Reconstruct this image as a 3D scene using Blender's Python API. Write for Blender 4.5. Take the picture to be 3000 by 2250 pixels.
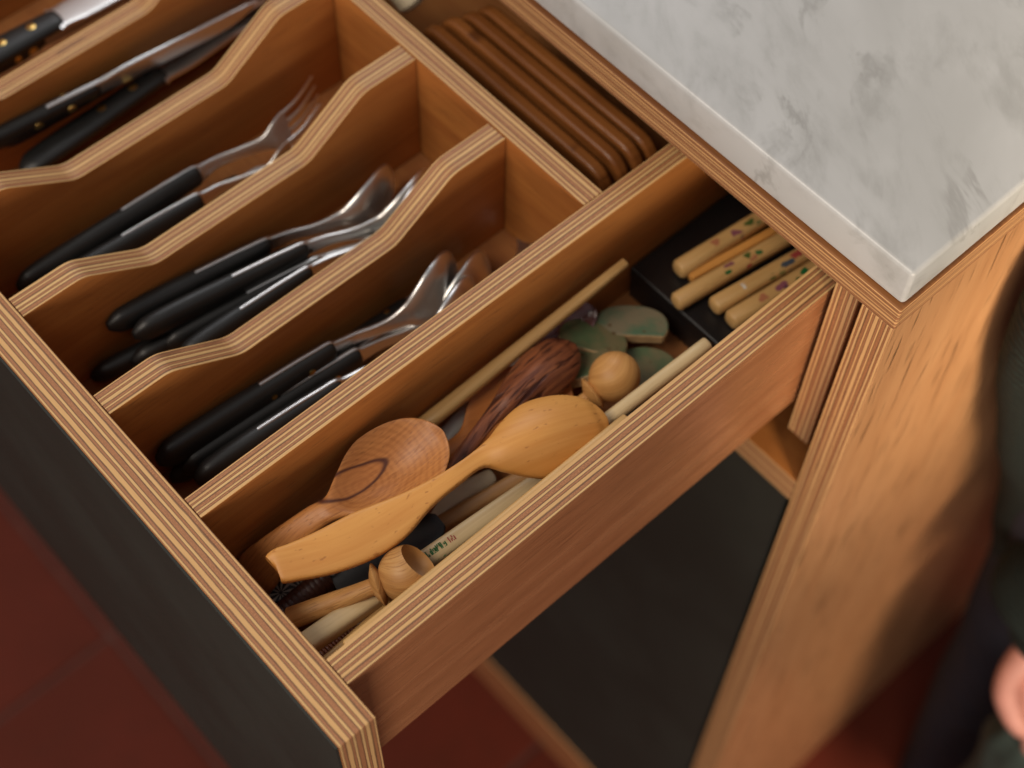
import bpy, bmesh, math, random
from mathutils import Vector, Matrix
random.seed(7)
scene = bpy.context.scene
for o in list(bpy.data.objects): bpy.data.objects.remove(o, do_unlink=True)

# ------------------------------------------------------------------ camera
cam_d = bpy.data.cameras.new('camera'); cam = bpy.data.objects.new('camera', cam_d)
scene.collection.objects.link(cam); scene.camera = cam
cam.location = (0.21437, -0.10298, 0.6047)
cam.rotation_euler = (0.53145, -0.01239, 0.8383)
cam_d.sensor_width = 36.0; cam_d.lens = 56.33
cam_d.clip_start = 0.01; cam_d.clip_end = 60
cam_d.dof.use_dof = True; cam_d.dof.focus_distance = 0.682; cam_d.dof.aperture_fstop = 5.0
cam_d.dof.aperture_blades = 9

# ------------------------------------------------------------------ light
world = bpy.data.worlds.new('World'); scene.world = world; world.use_nodes = True
world.node_tree.nodes['Background'].inputs[0].default_value = (0.98, 0.97, 1.0, 1)
world.node_tree.nodes['Background'].inputs[1].default_value = 0.26

def area(name, loc, target, sx, sy, power, col):
    l = bpy.data.lights.new(name, 'AREA'); l.shape = 'RECTANGLE'; l.size = sx; l.size_y = sy
    l.energy = power; l.color = col
    o = bpy.data.objects.new(name, l); scene.collection.objects.link(o); o.location = loc
    o.rotation_euler = (Vector(target) - Vector(loc)).to_track_quat('-Z', 'Y').to_euler()
    return o
area('window_light', (-1.7, 1.3, 1.9), (-0.05, 0.20, 0), 1.2, 1.0, 18, (0.96, 0.97, 1.0))
area('room_light', (-0.30, -1.05, 1.70), (-0.05, 0.15, -0.05), 1.1, 0.9, 26, (1.0, 0.88, 0.74))
area('side_window_light', (0.95, -0.80, 0.16), (0.03, 0.05, -0.10), 0.6, 0.4, 10, (1.0, 0.88, 0.80))
def spot(name, loc, target, power, col, size, blend, rad):
    l = bpy.data.lights.new(name, 'SPOT'); l.energy = power; l.color = col; l.spot_size = math.radians(size); l.spot_blend = blend; l.shadow_soft_size = rad
    o = bpy.data.objects.new(name, l); scene.collection.objects.link(o); o.location = loc
    o.rotation_euler = (Vector(target) - Vector(loc)).to_track_quat('-Z', 'Y').to_euler()
spot('lamp_light', (0.60, 0.10, 0.11), (0.05, 0.52, -0.10), 60, (1.0, 0.83, 0.60), 46, 1.0, 0.14)
spot('floor_fill_spot', (1.10, 0.00, 0.45), (0.12, 0.66, -0.78), 150, (1.0, 0.76, 0.56), 38, 1.0, 0.25)  # added spot brightening the lower side panel and the floor beside it

vs = scene.view_settings
vs.view_transform = 'Standard'; vs.look = 'None'; vs.gamma = 1.0; vs.exposure = 0.0
scene.render.engine = 'CYCLES'
scene.cycles.use_denoising = True
scene.cycles.max_bounces = 8; scene.cycles.diffuse_bounces = 5; scene.cycles.glossy_bounces = 4
scene.cycles.caustics_reflective = False; scene.cycles.caustics_refractive = False
scene.cycles.sample_clamp_indirect = 4.0

# ------------------------------------------------------------------ node helpers
class NT:
    def __init__(s, name):
        s.m = bpy.data.materials.new(name); s.m.use_nodes = True
        s.t = s.m.node_tree; s.n = s.t.nodes; s.l = s.t.links
        s.b = s.n['Principled BSDF']
    def link(s, a, b): s.l.new(a, b)
    def setin(s, sock, v):
        if isinstance(v, bpy.types.NodeSocket): s.l.new(v, sock)
        else:
            if isinstance(v, (tuple, list)) and len(v) == 3 and sock.type == 'RGBA': v = (*v, 1)
            sock.default_value = v
    def math(s, op, a, b=0.0, c=0.0, clamp=False):
        n = s.n.new('ShaderNodeMath'); n.operation = op; n.use_clamp = clamp
        s.setin(n.inputs[0], a); s.setin(n.inputs[1], b); s.setin(n.inputs[2], c); return n.outputs[0]
    def mix(s, f, a, b, mode='MIX'):
        n = s.n.new('ShaderNodeMix'); n.data_type = 'RGBA'; n.blend_type = mode
        s.setin(n.inputs[0], f); s.setin(n.inputs[6], a); s.setin(n.inputs[7], b); return n.outputs[2]
    def sep(s, v):
        n = s.n.new('ShaderNodeSeparateXYZ'); s.l.new(v, n.inputs[0]); return n.outputs
    def comb(s, x, y, z=0.0):
        n = s.n.new('ShaderNodeCombineXYZ')
        for i, q in enumerate((x, y, z)): s.setin(n.inputs[i], q)
        return n.outputs[0]
    def uv(s):
        n = s.n.new('ShaderNodeTexCoord'); return n.outputs['UV']
    def obj(s):
        n = s.n.new('ShaderNodeTexCoord'); return n.outputs['Object']
    def rnd(s):
        n = s.n.new('ShaderNodeObjectInfo'); return n.outputs['Random']
    def noise(s, vec, scale=1.0, detail=2.0, rough=0.5, dist=0.0):
        n = s.n.new('ShaderNodeTexNoise'); s.l.new(vec, n.inputs['Vector'])
        n.inputs['Scale'].default_value = scale; n.inputs['Detail'].default_value = detail
        n.inputs['Roughness'].default_value = rough; n.inputs['Distortion'].default_value = dist
        return n.outputs[0]
    def voro(s, vec, scale, feature='F1'):
        n = s.n.new('ShaderNodeTexVoronoi'); n.feature = feature
        s.l.new(vec, n.inputs['Vector']); n.inputs['Scale'].default_value = scale; return n.outputs
    def wnoise(s, v):
        n = s.n.new('ShaderNodeTexWhiteNoise'); n.noise_dimensions = '1D'; s.setin(n.inputs['W'], v); return n.outputs[0]
    def ramp(s, f, lo, hi, a=0.0, b=1.0):
        n = s.n.new('ShaderNodeMapRange'); n.interpolation_type = 'SMOOTHSTEP'
        s.setin(n.inputs[0], f); s.setin(n.inputs[1], lo); s.setin(n.inputs[2], hi)
        s.setin(n.inputs[3], a); s.setin(n.inputs[4], b); return n.outputs[0]
    def bump(s, h, strength=0.3, dist=0.001):
        n = s.n.new('ShaderNodeBump'); s.setin(n.inputs['Height'], h)
        n.inputs['Strength'].default_value = strength; n.inputs['Distance'].default_value = dist
        s.l.new(n.outputs[0], s.b.inputs['Normal'])
    def done(s, col, rough=0.5, spec=0.5, metal=0.0, coat=0.0):
        s.setin(s.b.inputs['Base Color'], col); s.setin(s.b.inputs['Roughness'], rough)
        s.b.inputs['Specular IOR Level'].default_value = spec; s.b.inputs['Metallic'].default_value = metal
        s.b.inputs['Coat Weight'].default_value = coat; s.b.inputs['Coat Roughness'].default_value = 0.25
        return s.m

def wood(name, light, dark, pore, along=5.0, across=90.0, pores=0.5, pdens=0.60, rough=0.45,
         bump=0.25, coat=0.0, rings=0.0, pscale=(70., 1100.), spec=0.4, blot=0.38):
    """wood grain running along UV.x (metres)"""
    m = NT(name); u, v, _ = m.sep(m.uv()); r = m.math('MULTIPLY', m.rnd(), 37.0)
    wob = m.math('MULTIPLY', m.math('SUBTRACT', m.noise(m.comb(m.math('MULTIPLY', u, 9.0), m.math('MULTIPLY', v, 22.0), r), 1, 2), 0.5), 0.012)
    v2 = m.math('ADD', v, wob)
    g1 = m.noise(m.comb(m.math('MULTIPLY', u, along), m.math('MULTIPLY', v2, across), r), 1, 4, 0.6)
    g2 = m.noise(m.comb(m.math('MULTIPLY', u, along*3), m.math('MULTIPLY', v2, across*6), r), 1, 3, 0.6)
    f = m.math('ADD', m.math('MULTIPLY', g1, 0.65), m.math('MULTIPLY', g2, 0.35))
    if rings:
        w = m.math('SINE', m.math('MULTIPLY', v2, rings))
        f = m.math('ADD', m.math('MULTIPLY', f, 0.7), m.math('MULTIPLY', m.ramp(w, -0.2, 1.0), 0.3))
    col = m.mix(m.ramp(f, 0.32, 0.68), light, dark)
    p = m.noise(m.comb(m.math('MULTIPLY', u, pscale[0]), m.math('MULTIPLY', v2, pscale[1]), r), 1, 2, 0.5)
    pf = m.ramp(p, pdens, pdens + 0.12)
    col = m.mix(m.math('MULTIPLY', pf, pores), col, pore)
    big = m.noise(m.comb(m.math('MULTIPLY', u, 14.0), m.math('MULTIPLY', v, 26.0), r), 1, 2)
    col = m.mix(m.ramp(big, 0.35, 0.75, 0.0, blot), col, tuple(c*.85 for c in dark))
    h = m.math('SUBTRACT', m.math('MULTIPLY', g2, 0.4), pf)
    m.bump(h, bump, 0.0006)
    ro = m.math('ADD', rough, m.math('MULTIPLY', m.math('SUBTRACT', g1, 0.5), 0.18))
    return m.done(col, ro, spec, 0, coat)

def plymat(name, light=(0.72, 0.455, 0.19), dark=(0.27, 0.115, 0.048), glue=(0.085, 0.032, 0.018)):
    """plywood edge: UV.x counts plies, UV.y runs along the edge in metres"""
    m = NT(name); u, v, _ = m.sep(m.uv()); r = m.math('MULTIPLY', m.rnd(), 23.0)
    wob = m.math('MULTIPLY', m.math('SUBTRACT', m.noise(m.comb(m.math('MULTIPLY', v, 55.0), m.math('MULTIPLY', u, 0.7), r), 1, 3, 0.6), 0.5), 0.34)
    u2 = m.math('ADD', m.math('ADD', u, wob), m.math('MULTIPLY', m.math('SINE', m.math('ADD', m.math('MULTIPLY', u, 1.9), r)), 0.26))
    k = m.math('FLOOR', u2); par = m.math('MODULO', m.math('ABSOLUTE', k), 2.0)
    wk = m.wnoise(m.math('ADD', m.math('MULTIPLY', k, 3.17), r))
    fib = m.noise(m.comb(m.math('MULTIPLY', v, 45.0), m.math('MULTIPLY', u2, 9.0), r), 1, 4, 0.65)
    endg = m.noise(m.comb(m.math('MULTIPLY', v, 1500.0), m.math('MULTIPLY', u2, 6.0), r), 1, 2, 0.6)
    lightc = m.mix(m.ramp(fib, 0.3, 0.75), light, tuple(c*0.72 for c in light))
    lightc = m.mix(m.math('MULTIPLY', wk, 0.7), lightc, (0.60, 0.33, 0.13))
    darkc = m.mix(m.ramp(endg, 0.35, 0.7), dark, tuple(c*1.75 for c in dark))
    darkc = m.mix(m.math('MULTIPLY', wk, 0.4), darkc, (0.36, 0.165, 0.08))
    col = m.mix(par, lightc, darkc)
    fr = m.math('FRACT', u2); d = m.math('MINIMUM', fr, m.math('SUBTRACT', 1.0, fr))
    g = m.ramp(d, 0.06, 0.20, 0.75, 0.0)
    col = m.mix(g, col, glue)
    vo = m.noise(m.comb(m.math('MULTIPLY', v, 18.0), m.math('MULTIPLY', k, 5.3), r), 1, 1)
    col = m.mix(m.math('MULTIPLY', m.ramp(vo, 0.70, 0.76, 0, 0.5), par), col, glue)
    m.bump(m.math('SUBTRACT', m.math('MULTIPLY', endg, 0.4), g), 0.22, 0.0004)
    return m.done(col, 0.5, 0.35)

def plain(name, col, rough=0.5, metal=0.0, spec=0.5, var=0.0, coat=0.0, bump=0.0, bscale=300.0):
    m = NT(name)
    c = col
    if var:
        n = m.noise(m.obj(), 60.0, 3, 0.6)
        c = m.mix(m.ramp(n, 0.3, 0.7), tuple(x*(1-var) for x in col), tuple(min(1, x*(1+var)) for x in col))
    if bump: m.bump(m.noise(m.obj(), bscale, 3, 0.6), bump, 0.0005)
    return m.done(c, rough, spec, metal, coat)

M = {}
M['ply'] = plymat('birch_plywood_edge')
M['plyw'] = plymat('warm_plywood_edge', (0.55, 0.32, 0.145), (0.21, 0.088, 0.038), (0.08, 0.03, 0.016))
M['veneer'] = wood('teak_veneer', (0.50, 0.195, 0.046), (0.37, 0.122, 0.027), (0.13, 0.042, 0.014), 4.5, 70, 0.45, rough=0.48, coat=0.05)
M['veneer_red'] = wood('oiled_red_veneer', (0.43, 0.185, 0.078), (0.31, 0.118, 0.046), (0.085, 0.028, 0.012), 4.0, 80, 0.45, 0.56, rough=0.28, bump=0.20, coat=0.35, pscale=(55., 1500.), blot=0.2)
M['veneer_side'] = wood('oak_brown_veneer', (0.48, 0.250, 0.115), (0.385, 0.185, 0.080), (0.10, 0.045, 0.018), 5.0, 60, 0.85, 0.59, rough=0.30, bump=0.9, coat=0.25, pscale=(17., 380.), blot=0.10)
def lino():
    m = NT('black_linoleum'); c = m.obj()
    n = m.noise(c, 9.0, 4, 0.6); n2 = m.noise(c, 420.0, 2)
    col = m.mix(m.ramp(n, 0.35, 0.7), (0.021, 0.0222, 0.0180), (0.027, 0.0285, 0.0232))
    col = m.mix(m.ramp(m.voro(c, 55.0)[0], 0.02, 0.035, 0.5, 0.0), col, (0.07, 0.066, 0.058))
    m.bump(n2, 0.08, 0.0004)
    return m.done(col, m.math('ADD', 0.46, m.math('MULTIPLY', n, 0.18)), 0.3)
M['lino'] = lino()
M['steel'] = plain('brushed_steel', (0.74, 0.73, 0.71), 0.34, 1.0, bump=0.03, bscale=700)
M['black'] = plain('black_handle', (0.011, 0.0105, 0.010), 0.45, var=0.15, bump=0.06, bscale=600)
M['brass'] = plain('brass', (0.78, 0.53, 0.17), 0.28, 1.0)
M['beech'] = wood('beech', (0.54, 0.25, 0.085), (0.42, 0.165, 0.05), (0.17, 0.055, 0.018), 7, 120, 0.75, 0.60, rough=0.42, bump=0.25, pscale=(150., 800.))
M['box'] = wood('boxwood', (0.68, 0.33, 0.085), (0.57, 0.235, 0.048), (0.30, 0.095, 0.02), 10, 75, 0.65, 0.635, rough=0.47, bump=0.14, coat=0.05, pscale=(230., 420.))
M['ash'] = wood('ash', (0.60, 0.33, 0.115), (0.41, 0.185, 0.052), (0.25, 0.10, 0.028), 14, 230, 0.6, 0.56, rough=0.48, bump=0.25, pscale=(120., 1500.))
M['maple'] = wood('pale_maple', (0.66, 0.36, 0.12), (0.50, 0.235, 0.068), (0.30, 0.12, 0.03), 14, 260, 0.35, 0.60, rough=0.48, bump=0.12)
M['orange'] = wood('cherry', (0.60, 0.225, 0.062), (0.47, 0.155, 0.038), (0.2, 0.05, 0.015), 6, 80, 0.3, rough=0.4, bump=0.1)
M['palm'] = wood('palm_wood', (0.43, 0.150, 0.058), (0.10, 0.028, 0.018), (0.032, 0.010, 0.009), 34, 360, 0.9, 0.54, rough=0.40, bump=0.8, coat=0.1, pscale=(70., 420.))
M['bamboo'] = wood('bamboo', (0.62, 0.39, 0.155), (0.53, 0.31, 0.11), (0.36, 0.19, 0.06), 5, 300, 0.35, rough=0.42, bump=0.1)
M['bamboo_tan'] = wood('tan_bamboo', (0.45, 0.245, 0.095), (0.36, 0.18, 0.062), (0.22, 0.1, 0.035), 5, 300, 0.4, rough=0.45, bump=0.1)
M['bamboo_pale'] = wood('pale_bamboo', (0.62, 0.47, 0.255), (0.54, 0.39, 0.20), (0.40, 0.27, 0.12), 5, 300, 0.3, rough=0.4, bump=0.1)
M['board'] = wood('dark_teak_board', (0.30, 0.108, 0.027), (0.18, 0.057, 0.013), (0.07, 0.02, 0.007), 4, 110, 0.7, rough=0.33, bump=0.2)
M['base'] = wood('drawer_base_veneer', (0.40, 0.170, 0.055), (0.31, 0.115, 0.035), (0.14, 0.045, 0.018), 5, 90, 0.5, rough=0.5)
M['blackbox'] = plain('black_card', (0.0085, 0.0075, 0.0075), 0.38, var=0.1, bump=0.1, bscale=500)
M['darkveneer'] = wood('dark_worktop_veneer', (0.27, 0.105, 0.030), (0.18, 0.062, 0.017), (0.07, 0.02, 0.008), 4.5, 110, 0.6, rough=0.45)
M['lacquer'] = plain('red_lacquer', (0.085, 0.014, 0.012), 0.22, coat=0.5)
M['ivory'] = plain('ivory_plastic', (0.66, 0.56, 0.38), 0.3, var=0.05)
M['ivory_grey'] = plain('grey_porcelain', (0.68, 0.65, 0.59), 0.25, var=0.08)
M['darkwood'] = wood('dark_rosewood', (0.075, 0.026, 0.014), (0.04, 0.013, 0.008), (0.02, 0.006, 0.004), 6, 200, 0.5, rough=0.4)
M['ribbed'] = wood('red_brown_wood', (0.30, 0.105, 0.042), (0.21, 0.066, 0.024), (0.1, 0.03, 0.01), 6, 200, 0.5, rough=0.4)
M['skin'] = plain('skin', (0.36, 0.165, 0.130), 0.6, var=0.10)
M['greenprint'] = plain('green_ink', (0.01, 0.12, 0.03), 0.5)
M['redprint'] = plain('red_ink', (0.36, 0.055, 0.045), 0.5)
M['blackprint'] = plain('black_ink', (0.02, 0.015, 0.015), 0.5)
M['pinkprint'] = plain('pink_ink', (0.24, 0.075, 0.10), 0.5)
M['purpleprint'] = plain('purple_ink', (0.10, 0.035, 0.07), 0.5)
M['blueprint'] = plain('blue_ink', (0.06, 0.075, 0.10), 0.5)
M['oliveprint'] = plain('olive_ink', (0.07, 0.11, 0.02), 0.5)
M['orangeprint'] = plain('orange_ink', (0.42, 0.16, 0.075), 0.5)

def beech_figured():
    m = NT('figured_beech'); base = wood('tmp', (0.54, 0.25, 0.085), (0.42, 0.165, 0.05), (0.17, 0.055, 0.018))
    bpy.data.materials.remove(base)
    u, v, _ = m.sep(m.uv())
    # growth rings curve round the hollow of the bowl
    wn = m.noise(m.comb(m.math('MULTIPLY', u, 40.0), m.math('MULTIPLY', v, 60.0), 2.3), 1, 3)
    du = m.math('SUBTRACT', u, 0.072); dv = m.math('SUBTRACT', v, -0.003)
    rad = m.math('SQRT', m.math('ADD', m.math('MULTIPLY', du, m.math('MULTIPLY', du, 0.55)), m.math('MULTIPLY', dv, dv)))
    rg = m.math('SINE', m.math('ADD', m.math('MULTIPLY', rad, 2600.0), m.math('MULTIPLY', wn, 14.0)))
    g = m.noise(m.comb(m.math('MULTIPLY', u, 60.0), m.math('MULTIPLY', v, 900.0), 1.1), 1, 3, 0.6)
    f = m.math('ADD', m.math('MULTIPLY', m.math('MULTIPLY', m.ramp(rg, -0.6, 1.0), m.ramp(u, 0.05, 0.06)), 0.10), m.math('MULTIPLY', g, 0.90))
    col = m.mix(m.ramp(f, 0.25, 0.78), (0.55, 0.232, 0.068), (0.36, 0.128, 0.034))
    p = m.noise(m.comb(m.math('MULTIPLY', u, 190.0), m.math('MULTIPLY', v, 1500.0), 4.0), 1, 2)
    pf = m.ramp(p, 0.60, 0.70)
    col = m.mix(m.math('MULTIPLY', pf, 0.6), col, (0.17, 0.055, 0.018))
    # dark heartwood line: a pointed loop in the bowl
    a = m.math('DIVIDE', m.math('SUBTRACT', u, 0.0700), 0.0175)
    b = m.math('DIVIDE', m.math('ADD', m.math('SUBTRACT', v, -0.0062), m.math('MULTIPLY', m.math('SUBTRACT', wn, 0.5), 0.003)), m.math('ADD', 0.0056, m.math('MULTIPLY', a, -0.0012)))
    e = m.math('SQRT', m.math('ADD', m.math('MULTIPLY', a, a), m.math('MULTIPLY', b, b)))
    ln = m.ramp(m.math('ABSOLUTE', m.math('SUBTRACT', e, 1.0)), 0.04, 0.19, 0.92, 0.0)
    col = m.mix(ln, col, (0.075, 0.020, 0.014))
    ins = m.ramp(e, 0.9, 1.0, 0.35, 0.0)
    col = m.mix(ins, col, (0.56, 0.22, 0.07))
    m.bump(m.math('SUBTRACT', m.math('MULTIPLY', rg, 0.03), pf), 0.2, 0.0005)
    return m.done(col, 0.42, 0.4)
M['beechf'] = beech_figured()

def marble():
    m = NT('marble'); x_, y_, z_ = m.sep(m.obj())
    c = m.comb(m.math('ADD', m.math('MULTIPLY', x_, 0.55), m.math('MULTIPLY', y_, -0.30)), m.math('ADD', m.math('MULTIPLY', y_, 1.15), m.math('MULTIPLY', x_, 0.75)), z_)
    w = m.noise(c, 7.0, 4, 0.6, 1.2)
    n1 = m.noise(c, 14.0, 5, 0.62, 0.5)
    n2 = m.noise(c, 26.0, 4, 0.6, 0.4)
    vein = m.ramp(m.math('ABSOLUTE', m.math('SUBTRACT', n1, 0.5)), 0.0, 0.05, 1.0, 0.0)
    msk = m.ramp(n2, 0.44, 0.66)
    cloud = m.ramp(m.noise(c, 30.0, 5, 0.6, 0.3), 0.46, 0.74)
    fleck = m.ramp(m.noise(c, 85.0, 4, 0.6, 0.2), 0.60, 0.74)
    col = m.mix(m.ramp(w, 0.35, 0.7), (0.450, 0.450, 0.445), (0.380, 0.380, 0.372))
    col = m.mix(m.math('MULTIPLY', cloud, 0.50), col, (0.235, 0.232, 0.218))
    col = m.mix(m.math('MULTIPLY', vein, m.math('MULTIPLY', msk, 0.45)), col, (0.19, 0.185, 0.172))
    col = m.mix(m.math('MULTIPLY', fleck, m.math('MULTIPLY', cloud, 0.32)), col, (0.18, 0.175, 0.162))
    return m.done(col, 0.30, 0.5)
M['marble'] = marble()

def tile():
    m = NT('red_tile'); c = m.obj()
    n = m.noise(c, 5.0, 4, 0.6); n2 = m.noise(c, 60.0, 3, 0.6)
    col = m.mix(m.ramp(n, 0.3, 0.7), (0.112, 0.0200, 0.0105), (0.088, 0.0165, 0.0082))
    col = m.mix(m.ramp(n2, 0.45, 0.75, 0, 0.35), col, (0.075, 0.018, 0.010))
    m.bump(n2, 0.1, 0.001)
    return m.done(col, 0.62, 0.10)
M['tile'] = tile()
M['grout'] = plain('grout', (0.085, 0.026, 0.016), 0.8, var=0.2)

def glaze(name, a, b):
    m = NT(name); c = m.obj()
    n = m.noise(c, 70.0, 3, 0.6); sp = m.voro(c, 130.0)[0]
    col = m.mix(m.ramp(n, 0.35, 0.65), a, b)
    col = m.mix(m.ramp(sp, 0.10, 0.19, 0.85, 0.0), col, (0.10, 0.055, 0.02))
    return m.done(col, 0.42, 0.4, 0, 0.1)
M['glaze'] = glaze('green_glaze', (0.095, 0.140, 0.066), (0.18, 0.155, 0.080))
M['glaze_teal'] = glaze('teal_glaze', (0.088, 0.175, 0.105), (0.225, 0.195, 0.125))
M['clay'] = plain('bare_clay', (0.42, 0.27, 0.125), 0.75, var=0.35, bump=0.3)

def pattern():
    m = NT('floral_lining'); u, v, _ = m.sep(m.uv())
    cu = m.math('SUBTRACT', m.math('FRACT', m.math('MULTIPLY', u, 110.0)), 0.5)
    cv = m.math('SUBTRACT', m.math('FRACT', m.math('MULTIPLY', v, 110.0)), 0.5)
    an = m.math('ARCTAN2', cv, cu); rr = m.math('SQRT', m.math('ADD', m.math('MULTIPLY', cu, cu), m.math('MULTIPLY', cv, cv)))
    pet = m.ramp(m.math('COSINE', m.math('MULTIPLY', an, 10.0)), 0.0, 0.5)
    f = m.math('MULTIPLY', pet, m.ramp(rr, 0.06, 0.12))
    return m.done(m.mix(f, (0.012, 0.010, 0.010), (0.42, 0.37, 0.30)), 0.5)
M['pattern'] = pattern()

def knit():
    m = NT('green_knit'); u, v, _ = m.sep(m.uv())
    w = m.math('SINE', m.math('ADD', m.math('MULTIPLY', v, 900.0), m.math('MULTIPLY', m.noise(m.obj(), 40.0, 2), 8.0)))
    n = m.noise(m.obj(), 260.0, 3)
    col = m.mix(m.ramp(w, -0.7, 0.9), (0.0045, 0.0075, 0.0062), (0.009, 0.015, 0.0125))
    m.bump(m.math('ADD', w, n), 0.6, 0.002)
    return m.done(col, 0.9, 0.2)
M['knit'] = knit()
def denim():
    m = NT('navy_denim'); u, v, _ = m.sep(m.uv())
    w = m.noise(m.comb(m.math('MULTIPLY', u, 300.0), m.math('MULTIPLY', v, 1500.0), 0.0), 1, 2)
    col = m.mix(m.ramp(w, 0.4, 0.75), (0.0080, 0.0088, 0.0150), (0.020, 0.023, 0.038))
    m.bump(m.noise(m.obj(), 30.0, 3), 0.5, 0.01)
    return m.done(col, 0.8, 0.25)
M['denim'] = denim()
M['greencloth'] = plain('green_cloth', (0.010, 0.020, 0.016), 0.85, var=0.2, bump=0.5, bscale=60)

# ------------------------------------------------------------------ object helpers
COL = scene.collection
def thing(name, label, cat, loc=(0, 0, 0), group=None):
    o = bpy.data.objects.new(name, None); COL.objects.link(o); o.location = loc
    o.empty_display_size = 0.01
    return tag(o, label, cat, group)
def tag(o, label=None, cat=None, group=None, kind=None):
    if label: o['label'] = label
    if cat: o['category'] = cat
    if group: o['group'] = group
    if kind: o['kind'] = kind
    return o
def link(name, me, mats, parent=None):
    for k in (mats if isinstance(mats, (list, tuple)) else [mats]): me.materials.append(M[k])
    o = bpy.data.objects.new(name, me); COL.objects.link(o)
    if parent is not None:
        o.parent = parent
        off = Vector((0, 0, 0)); p = parent
        while p is not None: off += p.location; p = p.parent
        o.location = -off
    return o
def smooth(me, ang=None):
    for p in me.polygons: p.use_smooth = True
    if ang is not None: me.set_sharp_from_angle(angle=math.radians(ang))
def bevel(o, w=0.0006, seg=2, ang=40):
    b = o.modifiers.new('bevel', 'BEVEL'); b.width = w; b.segments = seg; b.limit_method = 'ANGLE'
    b.angle_limit = math.radians(ang); b.harden_normals = False; return o

def panel(name, prof, axis, t0, t1, plies, parent=None, face='veneer', edge='ply', grain=0, bev=0.0005, flip=False):
    """a plywood panel: polygon prof in the plane, extruded t0..t1 along axis.
       faces carry veneer (UV in metres), edges carry plies"""
    def P(a, b, t):
        return {'x': (t, a, b), 'y': (a, t, b), 'z': (a, b, t)}[axis]
    n = len(prof); vs_ = [P(a, b, t0) for a, b in prof] + [P(a, b, t1) for a, b in prof]
    area2 = sum(prof[i][0]*prof[(i+1) % n][1] - prof[(i+1) % n][0]*prof[i][1] for i in range(n))
    fs = [list(range(n)), list(range(n, 2*n))[::-1]]
    fs += [[i, n+i, n+(i+1) % n, (i+1) % n] for i in range(n)]
    me = bpy.data.meshes.new(name); me.from_pydata(vs_, [], fs)
    uvl = me.uv_layers.new(name='UVMap'); off = (random.uniform(0, 5), random.uniform(0, 5))
    cum = [0.0]
    for i in range(n):
        a, b = prof[i], prof[(i+1) % n]; cum.append(cum[-1] + math.hypot(b[0]-a[0], b[1]-a[1]))
    for pi, p in enumerate(me.polygons):
        if pi < 2:
            p.material_index = 0
            for li in p.loop_indices:
                a, b = prof[me.loops[li].vertex_index % n]
                uvl.data[li].uv = (a+off[0], b+off[1]) if grain == 0 else (b+off[0], a+off[1])
        else:
            p.material_index = 1; k = pi-2
            for c, li in enumerate(p.loop_indices):
                uvl.data[li].uv = ((0.02 if c in (0, 3) else plies-0.02), (cum[k] if c in (0, 1) else cum[k+1]) + off[0])
    bm = bmesh.new(); bm.from_mesh(me); bmesh.ops.recalc_face_normals(bm, faces=bm.faces); bm.to_mesh(me); bm.free()
    o = link(name, me, [face, edge], parent)
    if bev: bevel(o, bev, 2)
    return o
def rect(a0, a1, b0, b1): return [(a0, b0), (a1, b0), (a1, b1), (a0, b1)]
def boxm(name, x0, x1, y0, y1, z0, z1, mat, parent=None, bev=0.0005, seg=2):
    me = bpy.data.meshes.new(name); bm = bmesh.new()
    bmesh.ops.create_cube(bm, size=1.0)
    for v in bm.verts: v.co = Vector(((x0+x1)/2 + v.co.x*(x1-x0), (y0+y1)/2 + v.co.y*(y1-y0), (z0+z1)/2 + v.co.z*(z1-z0)))
    uvl = bm.loops.layers.uv.new('UVMap')
    for f in bm.faces:
        ax = max(range(3), key=lambda i: abs(f.normal[i]))
        for l in f.loops:
            c = l.vert.co
            l[uvl].uv = {0: (c.y, c.z), 1: (c.x, c.z), 2: (c.x, c.y)}[ax]
    bm.to_mesh(me); bm.free()
    o = link(name, me, mat, parent)
    if bev: bevel(o, bev, seg)
    return o

def cr(a, b, c, d, t):
    return 0.5*((2*b) + (c-a)*t + (2*a-5*b+4*c-d)*t*t + (3*b-3*c+d-a)*t*t*t)
def spline(rows, n):
    """rows: lists of floats / Vectors; Catmull-Rom with n samples per span"""
    out = []; k = len(rows)
    for i in range(k-1):
        r = [rows[max(i-1, 0)], rows[i], rows[i+1], rows[min(i+2, k-1)]]
        for j in range(n):
            t = j/n; out.append([cr(r[0][q], r[1][q], r[2][q], r[3][q], t) for q in range(len(rows[0]))])
    out.append(list(rows[-1])); return out

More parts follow.
